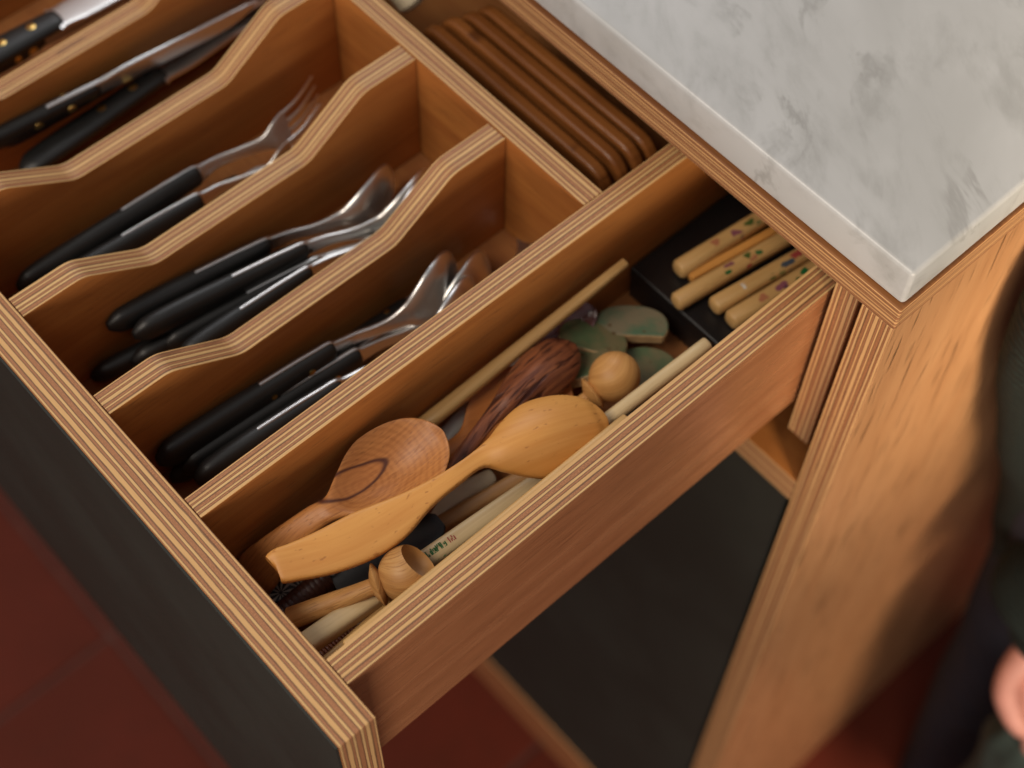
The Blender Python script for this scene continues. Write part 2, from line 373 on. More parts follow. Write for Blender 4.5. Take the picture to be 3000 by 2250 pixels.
def ribbon_geo(rows, n=6, nt=13, p=2.6):
    """rows: (x,y,z, ux,uy,uz, halfwidth, thickness, dish[, bottomdish])"""
    rows = [list(r) + ([r[8]] if len(r) == 9 else []) for r in rows]
    S = spline(rows, n) if n > 1 else [list(r) for r in rows]
    verts, uvs, faces = [], [], []
    L = 0.0; prev = None; m = nt*2-2
    for i, r in enumerate(S):
        P = Vector(r[0:3]); up = Vector(r[3:6])
        a = Vector(S[max(i-1, 0)][0:3]); b = Vector(S[min(i+1, len(S)-1)][0:3]); T = (b-a).normalized()
        up = (up - T*up.dot(T)).normalized(); W = T.cross(up)
        if prev is not None: L += (P-prev).length
        prev = P; hw = max(r[6], 0.00025); th = max(r[7], 0.0004)
        for side in (1, -1):
            rng = range(nt) if side == 1 else range(nt-2, 0, -1)
            for j in rng:
                t = math.sin((-1+2*j/(nt-1))*math.pi/2)
                e = max(1-abs(t)**p, 0.0)**(1/p)
                d = (r[8] if side == 1 else r[9])*(1-t*t)
                verts.append(P + W*(hw*t) + up*(side*th/2*e - d)); uvs.append((L, hw*t))
    for i in range(len(S)-1):
        for j in range(m):
            a, b = i*m+j, i*m+(j+1) % m
            faces.append((a, b, b+m, a+m))
    for base, rev in ((0, True), ((len(S)-1)*m, False)):
        c = len(verts); cen = sum((verts[base+j] for j in range(m)), Vector())/m
        verts.append(cen); uvs.append((uvs[base][0], 0.0))
        for j in range(m):
            f = (base+j, base+(j+1) % m, c); faces.append(f[::-1] if rev else f)
    return verts, faces, uvs
def mesh_from(name, verts, faces, uvs, mats, parent=None, sharp=None):
    me = bpy.data.meshes.new(name); me.from_pydata([tuple(v) for v in verts], [], faces)
    uvl = me.uv_layers.new(name='UVMap')
    for l in me.loops: uvl.data[l.index].uv = uvs[l.vertex_index]
    bm = bmesh.new(); bm.from_mesh(me); bmesh.ops.recalc_face_normals(bm, faces=bm.faces); bm.to_mesh(me); bm.free()
    smooth(me, sharp)
    return link(name, me, mats, parent)
def ribbon(name, rows, mat, parent=None, n=6, nt=13, p=2.6, sharp=60):
    v, f, u = ribbon_geo(rows, n, nt, p); return mesh_from(name, v, f, u, mat, parent, sharp)

def lathe(name, base, axis, prof, mat, parent=None, seg=28, sharp=40, sq=2.0):
    """turned body; prof = [(s, r)] along axis from base. sq>2 squares the section"""
    ax = Vector(axis).normalized(); h = Vector((0, 0, 1)) if abs(ax.z) < 0.9 else Vector((1, 0, 0))
    X = ax.cross(h).normalized(); Y = X.cross(ax)*-1
    verts, uvs, faces = [], [], []
    for s, r in prof:
        for j in range(seg):
            a = 2*math.pi*(j+0.5)/seg; c, d = math.cos(a), math.sin(a)
            k = 1/((abs(c)**sq + abs(d)**sq)**(1/sq))
            verts.append(Vector(base) + ax*s + (X*c + Y*d)*r*k)
            uvs.append((s, r*((a if a < math.pi else 2*math.pi-a))))
    for i in range(len(prof)-1):
        for j in range(seg):
            a, b = i*seg+j, i*seg+(j+1) % seg; faces.append((a, b, b+seg, a+seg))
    faces.append(tuple(range(seg))); k = (len(prof)-1)*seg; faces.append(tuple(range(k, k+seg)))
    return mesh_from(name, verts, faces, uvs, mat, parent, sharp)
def stick(name, p0, p1, r0, r1, mat, parent=None, sq=2.0, rnd=0.35, seg=20):
    p0, p1 = Vector(p0), Vector(p1); L = (p1-p0).length
    e0, e1 = r0*rnd, r1*rnd; pr = [(0, r0*0.55), (e0*0.3, r0*0.82), (e0, r0)]
    pr += [(L*k/8, r0+(r1-r0)*k/8) for k in range(1, 8)]
    pr += [(L-e1, r1), (L-e1*0.3, r1*0.82), (L, r1*0.55)]
    return lathe(name, p0, p1-p0, pr, mat, parent, seg, 50, sq)
def slab(name, outline, th, c, nrm, xd, mats, parent=None, bev=0.0008):
    N = Vector(nrm).normalized(); X = Vector(xd); X = (X - N*X.dot(N)).normalized(); Y = N.cross(X)
    n = len(outline); V = [Vector(c) + X*a + Y*b + N*(s*th/2) for s in (1, -1) for a, b in outline]
    F = [tuple(range(n)), tuple(range(2*n-1, n-1, -1))] + [(i, n+i, n+(i+1) % n, (i+1) % n) for i in range(n)]
    U = [(a, b) for _ in (0, 1) for a, b in outline]
    me = bpy.data.meshes.new(name); me.from_pydata([tuple(v) for v in V], [], F)
    uvl = me.uv_layers.new(name='UVMap')
    for l in me.loops: uvl.data[l.index].uv = U[l.vertex_index]
    if isinstance(mats, (list, tuple)):
        for i, pl in enumerate(me.polygons): pl.material_index = 0 if i < 1 else 1
    bm = bmesh.new(); bm.from_mesh(me); bmesh.ops.recalc_face_normals(bm, faces=bm.faces); bm.to_mesh(me); bm.free()
    o = link(name, me, mats, parent)
    if bev: bevel(o, bev, 3, 30)
    smooth(me, 35)
    return o
def superell(a, b, p=2.5, n=36, cut=None):
    o = []
    for i in range(n):
        t = 2*math.pi*i/n; c, s = math.cos(t), math.sin(t)
        x = a*math.copysign(abs(c)**(2/p), c); y = b*math.copysign(abs(s)**(2/p), s)
        if cut is not None: y = max(y, cut)
        o.append((x, y))
    return o
def roundrect(x0, x1, y0, y1, r, n=6):
    o = []
    for cx, cy, a0 in ((x1-r, y1-r, 0), (x0+r, y1-r, 90), (x0+r, y0+r, 180), (x1-r, y0+r, 270)):
        for k in range(n+1):
            a = math.radians(a0 + 90*k/n); o.append((cx + r*math.cos(a), cy + r*math.sin(a)))
    return o
def rounded_path(pts, r, n=4):
    """round the inner corners of an open polyline"""
    out = [pts[0]]
    for i in range(1, len(pts)-1):
        p, a, b = Vector(pts[i]), Vector(pts[i-1]), Vector(pts[i+1])
        s, e = p + (a-p).normalized()*r, p + (b-p).normalized()*r
        for k in range(n+1):
            t = k/n; q = s*(1-t)**2 + p*2*t*(1-t) + e*t*t; out.append((q.x, q.y))
    out.append(pts[-1]); return out

# ------------------------------------------------------------------ dimensions (metres)
XS, TS = 0.0, 0.0142            # drawer right side: inner face, thickness
TF = 0.0186                     # drawer front thickness
XP, TP = -0.0949, 0.012         # partition
DIV = [-0.1621, -0.2291, -0.2961, -0.3631]; TD = 0.0126
YB, TC = 0.2307, 0.0125         # cross panel
XL = -0.445                     # drawer left side inner face
YD = 0.52                       # drawer depth
ZB = -0.1007                    # bottom of the drawer sides
ZFLOOR = -1.04
YC, ZC = 0.2742, 0.0200         # cabinet front plane, underside of worktop
XI, XO = 0.0347, 0.0530         # cabinet side panel

# ------------------------------------------------------------------ floor
bpyfloor = bpy.data.meshes.new('floor')
bpyfloor.from_pydata([(-4, -4, ZFLOOR-0.004), (4, -4, ZFLOOR-0.004), (4, 4, ZFLOOR-0.004), (-4, 4, ZFLOOR-0.004)], [], [(0, 1, 2, 3)])
floor = link('floor', bpyfloor, 'grout'); tag(floor, kind='structure')
TX, TY, TSZ, GAP = -0.545, 0.02, 0.40, 0.006
tile_me = None
for i in range(-3, 6):
    for j in range(-4, 5):
        x, y = TX + i*TSZ, TY + j*TSZ
        if tile_me is None:
            o = boxm('tile', -TSZ/2+GAP/2, TSZ/2-GAP/2, -TSZ/2+GAP/2, TSZ/2-GAP/2, -0.008, 0, 'tile', None, bev=0.002)
            tile_me = o.data
        else:
            o = bpy.data.objects.new('tile', tile_me); COL.objects.link(o); bevel(o, 0.002, 2)
        o.parent = floor; o.location = (x+TSZ/2, y+TSZ/2, ZFLOOR)

# ------------------------------------------------------------------ drawer
drawer = thing('drawer', 'open plywood drawer with black front and fitted compartments', 'drawer', (-0.2, 0.2, ZB))
fp = panel('front_panel', rect(-0.62, 0.0318, -0.4400, 0.0), 'y', -TF, 0.0, 11, drawer)
lf = boxm('facing', -0.6195, 0.0313, -TF-0.0012, -TF+0.0002, -0.4395, -0.0008, 'lino', fp, bev=0)
panel('side_panel', rect(0.0003, YD, ZB, -0.0004), 'x', XS, XS+TS, 9, drawer, face='veneer_red')
panel('side_panel', rect(0.0003, YD, ZB, -0.0004), 'x', XL-TS, XL, 11, drawer)
panel('back_panel', rect(XL+0.0003, XS-0.0003, ZB, -0.012), 'y', YD-0.014, YD-0.0004, 11, drawer)
boxm('base', XL+0.0002, XS-0.0002, 0.0002, YD-0.0142, -0.091, -0.085, 'base', drawer, bev=0)
boxm('cutlery_tray_base', XL+0.0004, XP-0.0004, 0.0004, YB-0.0004, -0.0845, -0.0745, 'base', drawer, bev=0)
panel('partition', rect(0.0003, YD-0.0146, -0.0848, -0.0003), 'x', XP, XP+TP, 9, drawer)
panel('cross_panel', rect(XL+0.0003, XP-0.0002, -0.0848, -0.0005), 'y', YB, YB+TC, 9, drawer)
prof_top = [(0.0004, -0.0010), (0.0325, -0.0010), (0.0680, -0.0245), (0.1600, -0.0245), (0.1970, -0.0010), (YB-0.0004, -0.0010)]
for x in DIV:
    top = rounded_path(prof_top, 0.0045)
    panel('divider', [(YB-0.0004, -0.0742), (0.0004, -0.0742)] + top, 'x', x, x+TD, 9, drawer, grain=0)

# ------------------------------------------------------------------ cabinet and worktop
cab = thing('kitchen_cabinet', 'wooden cabinet carcass with plywood edges under the marble worktop', 'cabinet', (0.0, 0.55, ZFLOOR))
panel('side_panel', rect(YC, 0.95, ZFLOOR+0.0005, ZC-0.0003), 'x', XI, XO, 13, cab, face='veneer_side', edge='plyw', grain=1)
panel('side_panel', rect(YC, 0.95, ZFLOOR+0.0005, ZC-0.0003), 'x', -0.66, -0.642, 13, cab, face='veneer_side', edge='plyw', grain=1)
panel('batten', rect(0.279, 0.82, -0.122, 0.018), 'x', 0.0170, 0.0305, 9, cab, face='veneer_red', edge='plyw')
panel('shelf', rect(-0.6415, XI-0.0004, YC+0.0004, 0.92), 'z', -0.1750, -0.1535, 13, cab, face='veneer', edge='plyw')
panel('back_panel', rect(-0.6415, XI-0.0004, ZFLOOR+0.02, ZC-0.0004), 'y', 0.925, 0.94, 9, cab)
fr = boxm('lower_front', -0.64, XI-0.0035, YC+0.002, YC+0.019, -0.9110, -0.1775, 'lino', cab, bev=0.0008)
panel('bottom_rail', rect(-0.6415, XI-0.0006, -0.982, -0.9130), 'y', YC+0.001, YC+0.019, 13, cab, face='veneer_red', edge='plyw')
top = thing('worktop', 'pale grey marble worktop on a plywood board above the drawer', 'worktop', (0.0, 0.55, ZC))
panel('plywood_board', rect(-0.70, XO+0.0004, YC-0.0004, 0.97), 'z', ZC, ZC+0.0152, 13, top, face='darkveneer', edge='plyw', bev=0.0009)
mb = boxm('marble_slab', -0.70, 0.0518, YC+0.0018, 0.97, ZC+0.0154, ZC+0.0382, 'marble', top, bev=0.0024, seg=4)
mb.data.polygons.foreach_set('use_smooth', [True]*len(mb.data.polygons))

# ------------------------------------------------------------------ cutlery
def frame(B, Nk, tilt):
    B, Nk = Vector(B), Vector(Nk); A = (Nk-B).normalized(); t = math.radians(tilt)
    w = Vector((math.sin(t), 0, math.cos(t))); w = (w - A*w.dot(A)).normalized(); return B, A, w, w.cross(A)
def handle_rows(B, A, w, N, L, hw, th):
    c0 = B - w*hw
    R = []
    for s, kw, kt in ((0, .30, .35), (.004, .72, .75), (.010, .95, .95), (.03, 1.0, 1.0), (L*.55, .94, .96), (L*.85, .84, .88), (L-.003, .78, .8), (L, .6, .55)):
        R.append((*(c0 + A*s), *N, hw*kw, th*kt, 0.0))
    return R
def cutlery(name, kind, label, B, Nk, tilt=5, hw=0.0068, th=0.0088, scale=1.0, group=None, tang=0.045, mat_handle='black', bowl=.0208):
    B, A, w, N = frame(B, Nk, tilt); L = (Vector(Nk)-B).length
    t = thing(name, label, kind, B - w*hw*2, group)
    h = ribbon('handle', handle_rows(B, A, w, N, L, hw, th), mat_handle, t, n=4, nt=13, p=2.3)
    c0 = B - w*hw
    def S(u, d, wd, thk, dish=0.0): return (*(c0 + A*(L+u*scale) + N*(d*scale)), *N, wd, thk, dish)
    if kind == 'spoon':
        rows = [S(-tang, 0, hw*1.03, .0023), S(-tang*.5, 0, hw*.98, .0023), S(-.012, 0, hw*.905, .0023), S(-.002, 0, hw*.83, .0023), S(.002, 0, .0046, .0024),
                S(.013, -.0010, .0034, .0026), S(.024, -.0042, .0034, .0025), S(.033, -.0066, .0050, .0020, .0008)]
        for u_, d_, f_, di in ((.041, -.0077, .40, .0022), (.046, -.0083, .60, .0042), (.052, -.0082, .81, .0060), (.058, -.0070, .95, .0070), (.064, -.0050, 1.0, .0072), (.070, -.0022, .97, .0066),
                               (.075, .0006, .86, .0054), (.079, .0032, .68, .0036), (.0815, .0049, .47, .002), (.083, .0060, .2, .0006), (.0833, .0062, .06, .0)):
            rows.append(S(u_, d_, bowl*f_, .0020, di))
        ribbon('bowl', rows, 'steel', t, n=4, nt=21, p=7)
        for s_ in ((.62, .84) if bowl > .018 else ()):
            c = c0 + A*(L*s_) - N*(th*.48)
            lathe('rivet', c, N, [(0.0, .0012), (.0002, .0017), (th*.96-.0002, .0017), (th*.96, .0012)], 'brass', t, 14)
    elif kind == 'fork':
        rows = [S(-tang, 0, hw*1.03, .0023), S(-tang*.5, 0, hw*.98, .0023), S(-.012, 0, hw*.905, .0023), S(-.002, 0, hw*.83, .0023), S(.002, 0, .0046, .0024),
                S(.012, .0004, .0034, .0026), S(.024, -.0036, .0034, .0026), S(.036, -.0078, .0044, .0024), S(.043, -.0086, .0086, .002), S(.049, -.0076, .0106, .0018), S(.0525, -.0068, .0108, .0016)]
        hd = ribbon('head', rows, 'steel', t, n=5, nt=13, p=3)
        for k in range(4):
            q = (-1.5+k)/1.5*.0092
            ro = [(*(Vector(S(u, d, 1, 1)[0:3]) + w*q), *N, ww, .0016, 0.0) for u, d, ww in ((.051, -.0072, .0013), (.062, -.0040, .0010), (.072, .0012, .0009), (.080, .0062, .0006))]
            ribbon('tine', ro, 'steel', t, n=4, nt=7, p=2.2)
    elif kind == 'knife':
        bl = .105
        rows = [S(-tang, 0, hw*1.03, .0026), S(-tang*.5, 0, hw*.98, .0026), S(-.002, 0, hw*.90, .0026), S(.004, 0, hw*.92, .0026)]
        for s in (.15, .4, .65, .82, .92, .975, 1.0):
            f = 1.0 if s < .7 else max(1-((s-.7)/.3)**2.4, .02)
            cw = (1-f)*hw*.9
            r_ = list(S(bl*s, 0, hw*1.05*f + .0004, .0024 - .0008*s)); pz = Vector(r_[0:3]) + w*cw; r_[0:3] = pz; rows.append(tuple(r_))
        ribbon('blade', rows, 'steel', t, n=4, nt=13, p=7)
        for s in (.25, .62):
            c = c0 + A*(L*(.42+s*.6)) - N*(th*.5)
            lathe('rivet', c, N, [(0.0, .0018), (.0002, .0026), (th-.0002, .0026), (th, .0018)], 'brass', t, 18)
    return t
# table spoons, in the compartment beside the long partition
cutlery('table_spoon', 'spoon', 'table spoon leaning on the divider, first handle from the teaspoons side', (-0.1451,0.0109,-0.0420), (-0.1400,0.1105,-0.0440), -9, .0084, .0112, .92, 'table spoons with black handles')
cutlery('table_spoon', 'spoon', 'table spoon with black handle nearest to the long straight partition', (-0.1264,0.0186,-0.0450), (-0.1221,0.1002,-0.0450), -8, .0084, .0112, 1.02, 'table spoons with black handles')
cutlery('table_spoon', 'spoon', 'table spoon lying low between two others, its handle mostly hidden', (-0.1385,0.0129,-0.0580), (-0.1367,0.1210,-0.0600), 14, .0082, .0110, 1.0, 'table spoons with black handles')
cutlery('table_spoon', 'spoon', 'table spoon furthest back, only its rounded bowl tip showing by the partition', (-0.1364,0.0764,-0.0620), (-0.1353,0.1600,-0.0620), 62, .0072, .0085, 1.0, 'table spoons with black handles')
# tea spoons
cutlery('tea_spoon', 'spoon', 'teaspoon at the left of the teaspoon pile, long black handle', (-0.2140,0.0347,-0.0340), (-0.2073,0.1246,-0.0430), -2, .0074, .0104, .93, 'teaspoons with black handles', bowl=.0170)
cutlery('tea_spoon', 'spoon', 'teaspoon second in the pile, its handle end catching a small highlight', (-0.2033,0.0415,-0.0360), (-0.1936,0.1372,-0.0440), -2, .0074, .0104, .93, 'teaspoons with black handles', bowl=.0170)
cutlery('tea_spoon', 'spoon', 'teaspoon crossing the pile at an angle, handle partly behind the divider', (-0.1830,0.0519,-0.0440), (-0.1824,0.1303,-0.0460), -2, .0074, .0104, .93, 'teaspoons with black handles', bowl=.0170)
cutlery('tea_spoon', 'spoon', 'teaspoon at the bottom of the pile with rounded black handle end near the drawer front', (-0.2071,0.0159,-0.0580), (-0.1942,0.1067,-0.0600), 25, .0074, .0104, .93, 'teaspoons with black handles', bowl=.0170)
cutlery('tea_spoon', 'spoon', 'teaspoon under the highlighted one, black handle in shadow', (-0.1993,0.0351,-0.0520), (-0.1924,0.1294,-0.0560), 10, .0074, .0104, .93, 'teaspoons with black handles', bowl=.0170)
cutlery('tea_spoon', 'spoon', 'teaspoon nested behind the crossing one, its bowl rim close to the divider', (-0.1976,0.0512,-0.0500), (-0.1872,0.1399,-0.0520), -4, .0074, .0104, .93, 'teaspoons with black handles', bowl=.0170)
cutlery('table_spoon', 'spoon', 'table spoon in the middle of its compartment, bowl back between two others', (-0.1390,0.0184,-0.0520), (-0.1337,0.1203,-0.0530), -10, .0080, .0108, 1.0, 'table spoons with black handles')
# forks
cutlery('fork', 'fork', 'fork with black handle, the further left of two with tines showing', (-0.2719,0.0164,-0.0470), (-0.2700,0.1252,-0.0460), -16, .0074, .0102, 1.0, 'forks with black handles')
cutlery('fork', 'fork', 'fork with black handle beside the divider, the right of two with tines showing', (-0.2603,0.0188,-0.0470), (-0.2557,0.1163,-0.0470), -14, .0074, .0102, 1.0, 'forks with black handles')
cutlery('fork', 'fork', 'fork lying low behind the divider, only its dark handle showing', (-0.2613,0.0474,-0.0580), (-0.2575,0.1429,-0.0600), 20, .0074, .0102, .9, 'forks with black handles', tang=.004)
# knives
cutlery('table_knife', 'knife', 'table knife standing on edge, long bright spine line and black handle', (-0.3494,0.0302,-0.0380), (-0.3411,0.1165,-0.0380), 13, .0066, .0096, .93, 'table knives with black riveted handles', tang=.032)
cutlery('table_knife', 'knife', 'table knife lying flat with two brass rivets and a dull grey blade', (-0.3462,0.0581,-0.0520), (-0.3429,0.1460,-0.0520), 70, .0085, .0085, .9, 'table knives with black riveted handles', tang=.004)
cutlery('table_knife', 'knife', 'table knife low beside the divider, one brass rivet just showing', (-0.3268,0.0603,-0.0580), (-0.3326,0.1541,-0.0580), 80, .0085, .0085, .85, 'table knives with black riveted handles', tang=.004)
cutlery('table_knife', 'knife', 'table knife lying flat in the corner compartment with two bright brass rivets and white blade', (-0.3930,0.0484,-0.0460), (-0.3896,0.1295,-0.0460), 84, .0098, .0085, 1.0, 'table knives with black riveted handles', tang=.004)
cutlery('table_knife', 'knife', 'table knife on edge in the corner compartment behind the flat knife', (-0.4042,0.0764,-0.0520), (-0.4031,0.1189,-0.0520), 10, .0075, .0090, 1.0, 'table knives with black riveted handles', tang=.02)

# ------------------------------------------------------------------ chopping boards behind the cross panel
for k, (y, x0, x1, dz) in enumerate([(.2490, -.248, -.1095, -.024), (.2592, -.250, -.1090, -.021), (.2700, -.247, -.1085, -.020), (.2805, -.244, -.1080, -.021), (.2908, -.243, -.1080, -.023)]):
    nm = ['board nearest the cross panel, half hidden below its edge', 'second board from the cross panel, its corner highest', 'middle board of the five', 'fourth board from the cross panel, close to the worktop', 'board furthest under the worktop edge'][k]
    pr = roundrect(x0, x1, -.0845, dz, .014, 7)
    o = slab('serving_board', pr, .0074, (0, y+.0043, 0), (0, -1, 0), (1, 0, 0), 'board', None, bev=.0020)
    tag(o, 'small dark wooden ' + nm, 'board', 'wooden boards standing on edge')
o = stick('tool_handle', (-0.2794,0.2687,-0.0200), (-0.2651,0.2692,-0.0300), .009, .008, 'ivory'); tag(o, 'pale rounded tool handle end behind the wooden boards at the top', 'handle')

# ------------------------------------------------------------------ long compartment: box and printed chopsticks
bx = thing('black_box', 'shallow black card box at the back of the long compartment', 'box', (-.042, .35, -.085))
boxm('tray', -.0812, -.0015, .2552, .462, -.0846, -.0680, 'blackbox', bx, bev=.0008)
boxm('lid', -.0818, -.0010, .2546, .4626, -.0678, -.0600, 'blackbox', bx, bev=.0010)
cs = [((1984,793),(2230,640)), ((1978,887),(2300,700)), ((2089,900),(2400,720)), ((2138,942),(2400,780))]
def chop(p0, p1, r, label, marks, mat='bamboo'):
    p0, p1 = Vector(p0), Vector(p1); d = (p1-p0).normalized(); p1 = p0 + d*.19
    t = stick('chopstick', p0, p1, r, r*.72, mat, None, 2.6, .3); tag(t, label, 'chopstick', 'printed bamboo chopsticks on the black box')
    h = Vector((.30, -.20, .93)); h = (h - d*h.dot(d)).normalized(); s = d.cross(h)
    for (u, v, a, b, mt) in marks:
        rr = r*(1-.28*u/.19) + .00012; pts = []
        nV = 14; verts = []; ang0 = v
        for i in range(nV):
            q = 2*math.pi*i/nV; jit = 1 + .25*math.sin(3*q + u*900)
            uu = u + a*math.cos(q)*jit; an = ang0 + b*math.sin(q)*jit
            verts.append(p0 + d*uu + (h*math.cos(an) + s*math.sin(an))*rr*1.03)
        c = len(verts); verts.append(p0 + d*u + (h*math.cos(ang0) + s*math.sin(ang0))*rr*1.05)
        fs = [(i, (i+1) % nV, c) for i in range(nV)]
        mesh_from('printed_flower', verts, fs, [(0, 0)]*len(verts), mt, t)
    return t
chop((-0.0624,0.2678,-0.0545), (-0.0568,0.3226,-0.0545), .0049, 'flower-printed chopstick furthest left on the black box, a thin amber stick beside it',
     [(.024, -.3, .0022, .45, 'orangeprint'), (.036, .1, .003, .5, 'pinkprint'), (.0385, .5, .0018, .4, 'purpleprint'), (.046, -.2, .003, .35, 'oliveprint'), (.050, .4, .0022, .3, 'greenprint'), (.056, -.3, .003, .4, 'blueprint')])
chop((-0.0496,0.2536,-0.0548), (-0.0401,0.3226,-0.0548), .0046, 'flower-printed chopstick second from the left, end nearest the box edge',
     [(.031, .25, .0018, .4, 'greenprint'), (.034, -.7, .0028, .4, 'pinkprint'), (.045, -.5, .002, .4, 'oliveprint'), (.047, .3, .0026, .4, 'orangeprint'), (.051, .0, .0018, .4, 'greenprint'), (.043, .6, .0016, .3, 'redprint')])
chop((-0.0354,0.2658,-0.0548), (-0.0258,0.3325,-0.0548), .0047, 'flower-printed chopstick third from the left with a blue flower and green leaf',
     [(.018, .0, .0008, .9, 'ivory_grey'), (.034, .5, .002, .35, 'oliveprint'), (.040, .5, .0024, .4, 'greenprint'), (.045, .2, .0038, .6, 'blueprint'), (.052, -.3, .0034, .6, 'redprint')])
chop((-0.0240,0.2657,-0.0545), (-0.0172,0.3230,-0.0545), .0049, 'flower-printed chopstick furthest right against the drawer side',
     [(.020, -.2, .0026, .45, 'orangeprint'), (.032, -.1, .0036, .6, 'pinkprint'), (.0335, .0, .0014, .3, 'purpleprint'), (.041, .3, .0026, .4, 'oliveprint'), (.047, -.3, .0024, .4, 'greenprint')])
o = stick('chopstick', (-0.0562,0.2707,-0.0572), (-0.0473,0.3283,-0.0572), .0026, .0026, 'box', None, 3, .2); tag(o, 'thin plain amber chopstick pressed against the leftmost printed one', 'chopstick')

# ------------------------------------------------------------------ green ceramic rests
def ceramic(c, a, b, nrm, xd, mat, label, cut=None, th=.0058):
    o = slab('ceramic_rest', superell(a, b, 2.3, 40, cut), th, c, nrm, xd, [mat, 'clay'], None, .0009)
    tag(o, label, 'ceramic rest', 'green glazed ceramic rests'); return o
RX = (.669, .743, .012)
ceramic((-0.0580,0.2330,-0.0660), .0182, .0130, (-.10, .14, .98), RX, 'glaze_teal', 'largest green glazed ceramic rest, turquoise patch at its end, by the black box', -.0078)
ceramic((-0.0628,0.2103,-0.0620), .0172, .0136, (-.10, .25, .95), (.8, .55, .1), 'glaze', 'green glazed ceramic rest in the middle of the row with dark specks', -.0085)
ceramic((-0.0575,0.1938,-0.0600), .0185, .0125, (-.35, .10, .93), (.45, .9, .1), 'glaze', 'green glazed ceramic rest behind the dark palm-wood spoon', None)
ceramic((-0.0383,0.2252,-0.0740), .0150, .0118, (.05, -.05, 1), (.75, .65, .0), 'glaze', 'dull green ceramic rest lying flat behind the pale wooden egg shape', None)

# ------------------------------------------------------------------ wooden spoons
def spoon_rows(neck, tip, up, hwmax, th, dish, necw, n=13, shape=.62, bulge=0.0, bottom=None):
    neck, tip, up = Vector(neck), Vector(tip), Vector(up); R = []
    for k in range(n):
        s = k/(n-1); q = math.sin(s*math.pi/2)**.9
        f = math.sin(min(1, q/shape)*math.pi/2)**1.25 if q < shape else math.sqrt(max(1-((q-shape)/(1-shape))**2.3, 0))
        w = necw + (hwmax-necw)*f if q < shape else hwmax*f
        dd = dish*math.sin(math.pi*min(1, q*1.0))**.9
        bd = (bottom if bottom is not None else dish)*math.sin(math.pi*q)**.9
        R.append((*(neck.lerp(tip, q) + up*(bulge*math.sin(math.pi*q))), *up, max(w, .0006), th*(1 if q < .9 else .75), dd, bd))
    return R
# figured beech spoon, hollow side up
up1 = (.10, -.10, .98)
hr = [(*(-0.0726,0.0099,-0.0620), .25, -.30, .9, .0098, .0052, 0, 0), (*(-0.0715,0.0138,-0.0540), .25, -.25, .9, .0106, .0055, 0, 0), (*(-0.0701,0.0214,-0.0460), .35, -.15, .9, .0086, .0060, 0, 0),
      (*(-0.0682,0.0329,-0.0380), .30, -.10, .94, .0064, .0066, 0, 0), (*(-0.0653,0.0433,-0.0320), .2, -.1, .96, .0058, .0068, 0, 0)]
rows = hr + spoon_rows((-0.0626,0.0511,-0.0285), (-0.0573,0.1104,-0.0245), up1, .0200, .0050, .0110, .0060, shape=.50, bottom=.0125)
o = ribbon('wooden_spoon', rows, 'beechf', None, n=4, nt=21, p=2.8); tag(o, 'beech spoon with hollow bowl up and a dark loop in the grain', 'spoon')
# boxwood spoon, back of the bowl up
up2 = (.16, -.14, .97)
hr = [(*(-0.0508,0.0120,-0.0150), *up2, .0058, .0040, 0, 0), (*(-0.0504,0.0135,-0.0150), *up2, .0074, .0064, 0, 0), (*(-0.0470,0.0208,-0.0150), *up2, .0082, .0066, 0, 0), (*(-0.0419,0.0332,-0.0148), *up2, .0098, .0064, 0, 0), (*(-0.0376,0.0483,-0.0145), *up2, .0108, .0060, 0, 0),
      (*(-0.0345,0.0627,-0.0140), *up2, .0094, .0060, 0, 0), (*(-0.0335,0.0790,-0.0130), *up2, .0056, .0066, 0, 0), (*(-0.0320,0.0952,-0.0120), *up2, .0040, .0066, 0, 0)]
rows = hr + spoon_rows((-0.0315,0.1095,-0.0125), (-0.0128,0.1687,-0.0225), up2, .0186, .0050, -.0082, .0042, shape=.52, bottom=-.005)
o = ribbon('wooden_spoon', rows, 'box', None, n=4, nt=25, p=5.0, sharp=35); tag(o, 'honey-yellow boxwood spoon lying face down with a broad flat handle', 'spoon')
# dark palm-wood spoon, back up
hr = [(*(-0.0412,0.0714,-0.0560), .2, -.1, .97, .0034, .0045, 0, 0), (*(-0.0479,0.1019,-0.0480), .2, -.1, .97, .0036, .0048, 0, 0), (*(-0.0526,0.1227,-0.0440), .2, -.1, .97, .0037, .0050, 0, 0)]
rows = hr + spoon_rows((-0.0562,0.1384,-0.0425), (-0.0614,0.1962,-0.0475), (.2, -.15, .96), .0130, .0045, -.0080, .0040, shape=.66, bottom=-.004)
o = ribbon('wooden_spoon', rows, 'palm', None, n=4, nt=17, p=2.6); tag(o, 'dark streaked palm-wood spoon lying face down above the orange spoon', 'spoon')
# orange cherry spoon, hollow up
hr = [(*(-0.0621,0.0887,-0.0620), .1, -.1, .98, .0048, .005, 0, 0), (*(-0.0637,0.1130,-0.0610), .1, -.1, .98, .0046, .005, 0, 0)]
rows = hr + spoon_rows((-0.0625,0.1273,-0.0600), (-0.0532,0.1844,-0.0560), (.1, -.12, .98), .0222, .0036, .0070, .0052, shape=.42, bottom=.008)
o = ribbon('wooden_spoon', rows, 'orange', None, n=4, nt=17, p=2.6); tag(o, 'reddish orange wooden spoon underneath the dark streaked spoon', 'spoon')
# red lacquer spoon
rows = spoon_rows((-0.0831,0.1892,-0.0640), (-0.0744,0.2233,-0.0580), (.35, -.25, .9), .0098, .003, .005, .004, shape=.5)
o = ribbon('lacquer_spoon', rows, 'lacquer', None, n=4, nt=13); tag(o, 'dark red lacquered spoon bowl between the bamboo stick and the ceramic rests', 'spoon')

